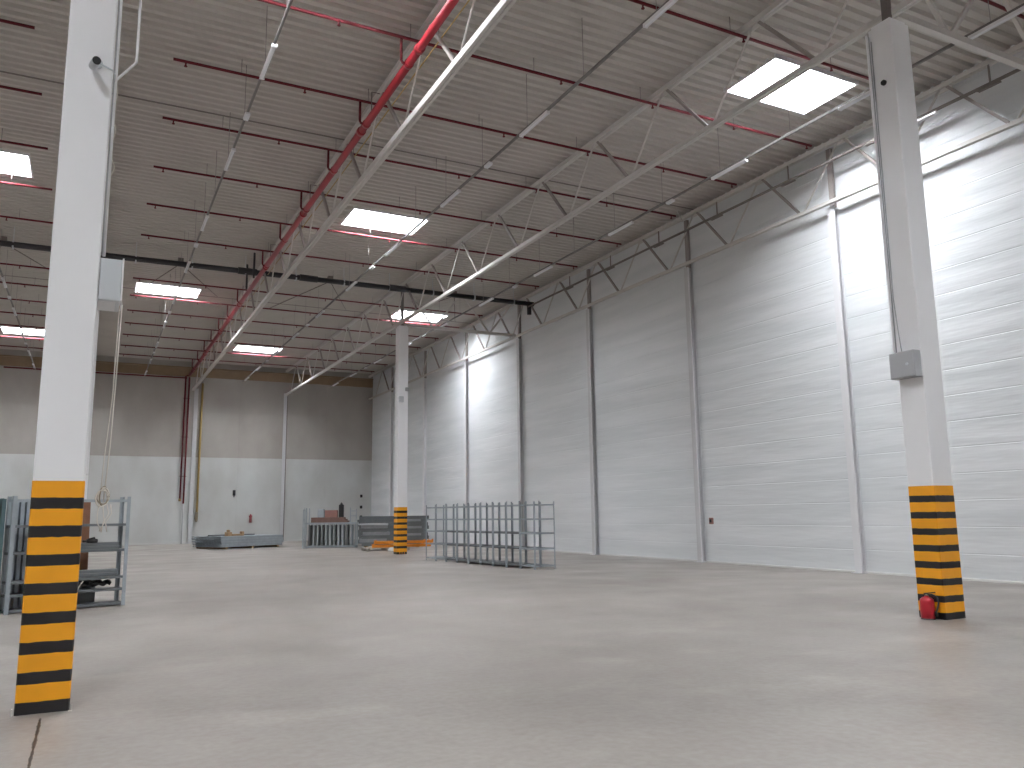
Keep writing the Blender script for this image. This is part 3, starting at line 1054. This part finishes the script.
# left: crates of stood-up frames carrying boards and boxes
px, py = 9.85, 42.3
Mp = Matrix.Translation((px, py, 0)) @ Matrix.Rotation(math.radians(-22), 4, 'Z')
cg = thing('frame_cradle', (px, py, 0), 'galvanised cradle of upright rack frames left of the middle column', 'rack', None, math.radians(-22))
MB().box((0, 0, .03), (2.55, .05, .12)).box((0, 1.0, .03), (2.55, 1.05, .12)).box((0, .05, .03), (.05, 1.0, .1)).box((2.5, .05, .03), (2.55, 1.0, .1)).box(
    (0, 0, 0), (.1, 1.05, .03)).box((2.45, 0, 0), (2.55, 1.05, .03)).build('base', 'galv', cg)
for x in (0, 2.49):
    for y in (0, .99):
        MB().box((x, y, .03), (x + .06, y + .06, 1.22 if x else 2.02)).build('corner_post', 'galv', cg)
MB().box((-.02, -.02, 1.2), (2.57, 1.07, 1.28)).build('top_panel', 'galv', cg)
for k in range(11):
    x = .16 + k * .21
    d = MB()
    d.box((x, .08, .13), (x + .05, .13, 1.19)).box((x, .92, .13), (x + .05, .97, 1.19))
    for z in (.2, .5, .8, 1.1):
        d.box((x + .01, .13, z), (x + .04, .92, z + .04))
    d.box((x + .055, .1, .13), (x + .075, .95, 1.15 - .03 * (k % 3)))
    o = put(d, 'shelf_ladder', 'galv' if k % 3 else 'galv_dark', Mp.copy(), '', 'rack frame', 'rack frames standing in the cradle')
    o['label'] = 'galvanised rack frame standing in the cradle, %s from its left end' % ORD[k]
d = MB()
for x in (.13, .20):
    d.box((x, -.12, 0), (x + .045, -.075, 1.95))
for z in (.3, .8, 1.3, 1.8):
    d.bar((.15, -.10, z), (.22, -.10, z + .25), .02, .02)
put(d, 'shelf_ladder', 'galv', Mp @ Matrix.Translation((-.25, 0, 0)), 'upright ladder frame standing at the left end of the cradle', 'rack frame')
for k in range(3):
    put(MB().bevbox((.25, .1 + .02 * k, 0), (2.12 - .1 * k, .95, .085), .006), 'wooden_board', 'board',
        Mp @ Matrix.Translation((0, 0, 1.282 + k * .087)), '%s brown board of the three stacked on the cradle top' % ('bottom', 'middle', 'top')[k], 'board', 'boards on the cradle')
zt = 1.282 + 3 * .087
put(MB().bevbox((0, 0, 0), (.32, .4, .42), .015).box((.02, .19, .42), (.30, .21, .424)), 'storage_box', 'galv', Mp @ Matrix.Translation((.55, .3, zt)), 'grey box at the left on the stacked boards', 'box')
put(MB().bevbox((0, 0, 0), (.62, .45, .36), .015).box((.0, .215, .36), (.62, .235, .363)), 'cardboard_box', 'reddish', Mp @ Matrix.Translation((.92, .28, zt)), 'red-brown carton in the middle on the stacked boards', 'box')
put(MB().bevbox((0, 0, 0), (.24, .3, .64), .03).tube([(.12, .15, .64), (.12, .15, .72)], .05, 10).tube([(.02, .15, .6), (.12, .15, .76), (.22, .15, .6)], .012, 6), 'canister', 'rubber', Mp @ Matrix.Translation((1.62, .3, zt)), 'black canister at the right on the stacked boards', 'canister')
put(MB().box((0, 0, 0), (.05, .05, .75)).box((.3, 0, 0), (.35, .05, .68)).box((.05, .01, .3), (.3, .04, .34)).box((.05, .01, .55), (.3, .04, .59)), 'end_frame', 'galv', Mp @ Matrix.Translation((2.18, .4, 1.282)),
    'short grey frame standing on the right end of the cradle', 'rack frame')

# middle: stack of grey beams under a sheet
Ms = Matrix.Translation((12.3, 40.6, 0)) @ Matrix.Rotation(math.radians(-12), 4, 'Z')
for k in range(6):
    ofs = (.05, -.06, .02, .1, -.04, 0)[k]
    for j in range(3):
        d = MB()
        d.box((ofs, j * .34, 0), (1.3 + ofs, j * .34 + .012, .17)).box((ofs, j * .34 + .012, .158), (1.3 + ofs, j * .34 + .3, .17)).box((ofs, j * .34 + .012, 0), (1.3 + ofs, j * .34 + .3, .012))
        put(d, 'steel_beam', 'galv_mid' if k % 2 else 'galv_dark', Ms @ Matrix.Translation((0, 0, .10 + k * .172)),
            'grey beam, %s row, %s layer up in the stack left of the middle column' % (('front', 'middle', 'back')[j], ORD[k]), 'beam', 'beams of the middle stack')
for x in (.2, .95):
    put(MB().box((0, -.05, 0), (.1, 1.1, .10)), 'timber_bearer', 'wood', Ms @ Matrix.Translation((x, 0, 0)), '%s timber bearer under the middle beam stack' % ('left' if x < 1 else 'right'), 'timber', 'bearers under the middle stack')
put(MB().box((-.15, -.1, 0), (1.3, 1.05, .02)).box((-.15, -.1, .02), (1.3, .05, .07)).box((-.1, .45, .02), (1.25, .6, .06)).box((-.15, .9, .02), (1.3, 1.05, .07)), 'pale_pallet', 'film', Ms @ Matrix.Translation((0, 0, 1.135)),
    'pale flat pallet lying on top of the middle beam stack', 'pallet')

# long dark stack at the back reaching to the right of the column
Mk = Matrix.Translation((12.9, 43.4, 0)) @ Matrix.Rotation(math.radians(-14), 4, 'Z')
for k in range(8):
    d = MB()
    o_ = (k * 5 % 3) * .05
    d.box((o_, 0, 0), (3.75 + o_, .02, .18)).box((o_, .02, .16), (3.75 + o_, .8, .18)).box((o_, .02, 0), (3.75 + o_, .8, .02)).box((o_, .4, .02), (3.75 + o_, .42, .16))
    put(d, 'deck_panel', 'galv_dark', Mk @ Matrix.Translation((0, 0, .121 + k * .181)), 'dark panel, %s from the floor in the long stack behind the middle column' % ORD[k], 'panel', 'long panel stack behind the middle column')
for x in (.4, 2.0, 3.5):
    put(MB().box((0, 0, 0), (.12, .8, .12)), 'timber_bearer', 'wood', Mk @ Matrix.Translation((x, 0, 0)), '%s bearer under the long dark panel stack' % {.4: 'left', 2.0: 'middle', 3.5: 'right'}[x], 'timber', 'bearers under the long stack')
# right end: stack of mesh decks
Mr = Matrix.Translation((13.85, 39.5, 0)) @ Matrix.Rotation(math.radians(-10), 4, 'Z')
for x in (.15, .95):
    put(MB().box((0, 0, 0), (.1, 1.0, .12)), 'timber_bearer', 'wood', Mr @ Matrix.Translation((x, 0, 0)), '%s bearer under the mesh deck stack' % ('left' if x < 1 else 'right'), 'timber', 'bearers under the mesh decks')
for k in range(12):
    d = MB()
    o_ = (.0, .04, -.03, .02)[k % 4]
    hgt = .115
    d.box((o_, 0, 0), (1.15 + o_, .03, hgt)).box((o_, .97, 0), (1.15 + o_, 1.0, hgt)).box((o_, .03, 0), (.03 + o_, .97, hgt)).box((1.12 + o_, .03, 0), (1.15 + o_, .97, hgt))
    for j in range(5):
        d.box((.2 * j + .12 + o_, .03, hgt - .02), (.2 * j + .15 + o_, .97, hgt - .005))
    put(d, 'mesh_deck', 'galv_mid' if k % 3 == 1 else 'galv_dark', Mr @ Matrix.Translation((0, 0, .121 + k * .117)), 'grey mesh deck, %s from the floor in the stack right of middle column' % ORD[k], 'mesh deck', 'mesh decks right of the middle column')

# wooden pallet and orange beams in front
Mo = Matrix.Translation((11.3, 36.5, 0)) @ Matrix.Rotation(math.radians(-4), 4, 'Z')
pl = thing('wooden_pallet', (11.3, 36.5, 0), 'weathered wooden pallet under the orange beams by the middle column', 'pallet', None, math.radians(-4))
for y in (0, .5, 1.0):
    MB().box((0, y, 0), (2.0, y + .1, .025)).build('skid', 'woodgrey', pl)
    for x in (0, .93, 1.86):
        MB().box((x, y, .025), (x + .14, y + .1, .12)).build('block', 'woodgrey', pl)
for k in range(9):
    MB().box((.23 * k, 0, .12), (.23 * k + .15, 1.1, .145)).build('deck_board', 'woodgrey', pl)
for k in range(10):
    lay, j = divmod(k, 5)
    rr = math.radians((k * 37 % 7) - 3)
    L = 2.75 - .2 * (k % 3)
    d = MB()
    d.box((0, -.05, 0), (L, -.04, .11)).box((0, .04, 0), (L, .05, .11)).box((0, -.04, .1), (L, .04, .11)).box((0, -.04, 0), (L, .04, .01))
    d.box((-.012, -.06, -.0), (0, .06, .16)).box((L, -.06, 0), (L + .012, .06, .16))
    put(d, 'orange_beam', 'orange', Mo @ Matrix.Translation((.3 + .1 * lay + .07 * j, .22 + .19 * j, .147 + .162 * lay)) @ Matrix.Rotation(rr * .35, 4, 'Z'),
        'orange rack beam, %s from front, %s layer of the pile by the middle column' % (ORD[j], ('lower', 'upper')[lay]), 'rack beam', 'orange rack beams by the middle column')
put(MB().bevbox((0, 0, 0), (.34, .3, .10), .03).bevbox((.05, .04, .1), (.28, .26, .16), .03), 'plastic_bag', 'batten', Mo @ Matrix.Translation((.95, -.4, 0)), 'white plastic bag lying in front of the orange beams', 'bag')
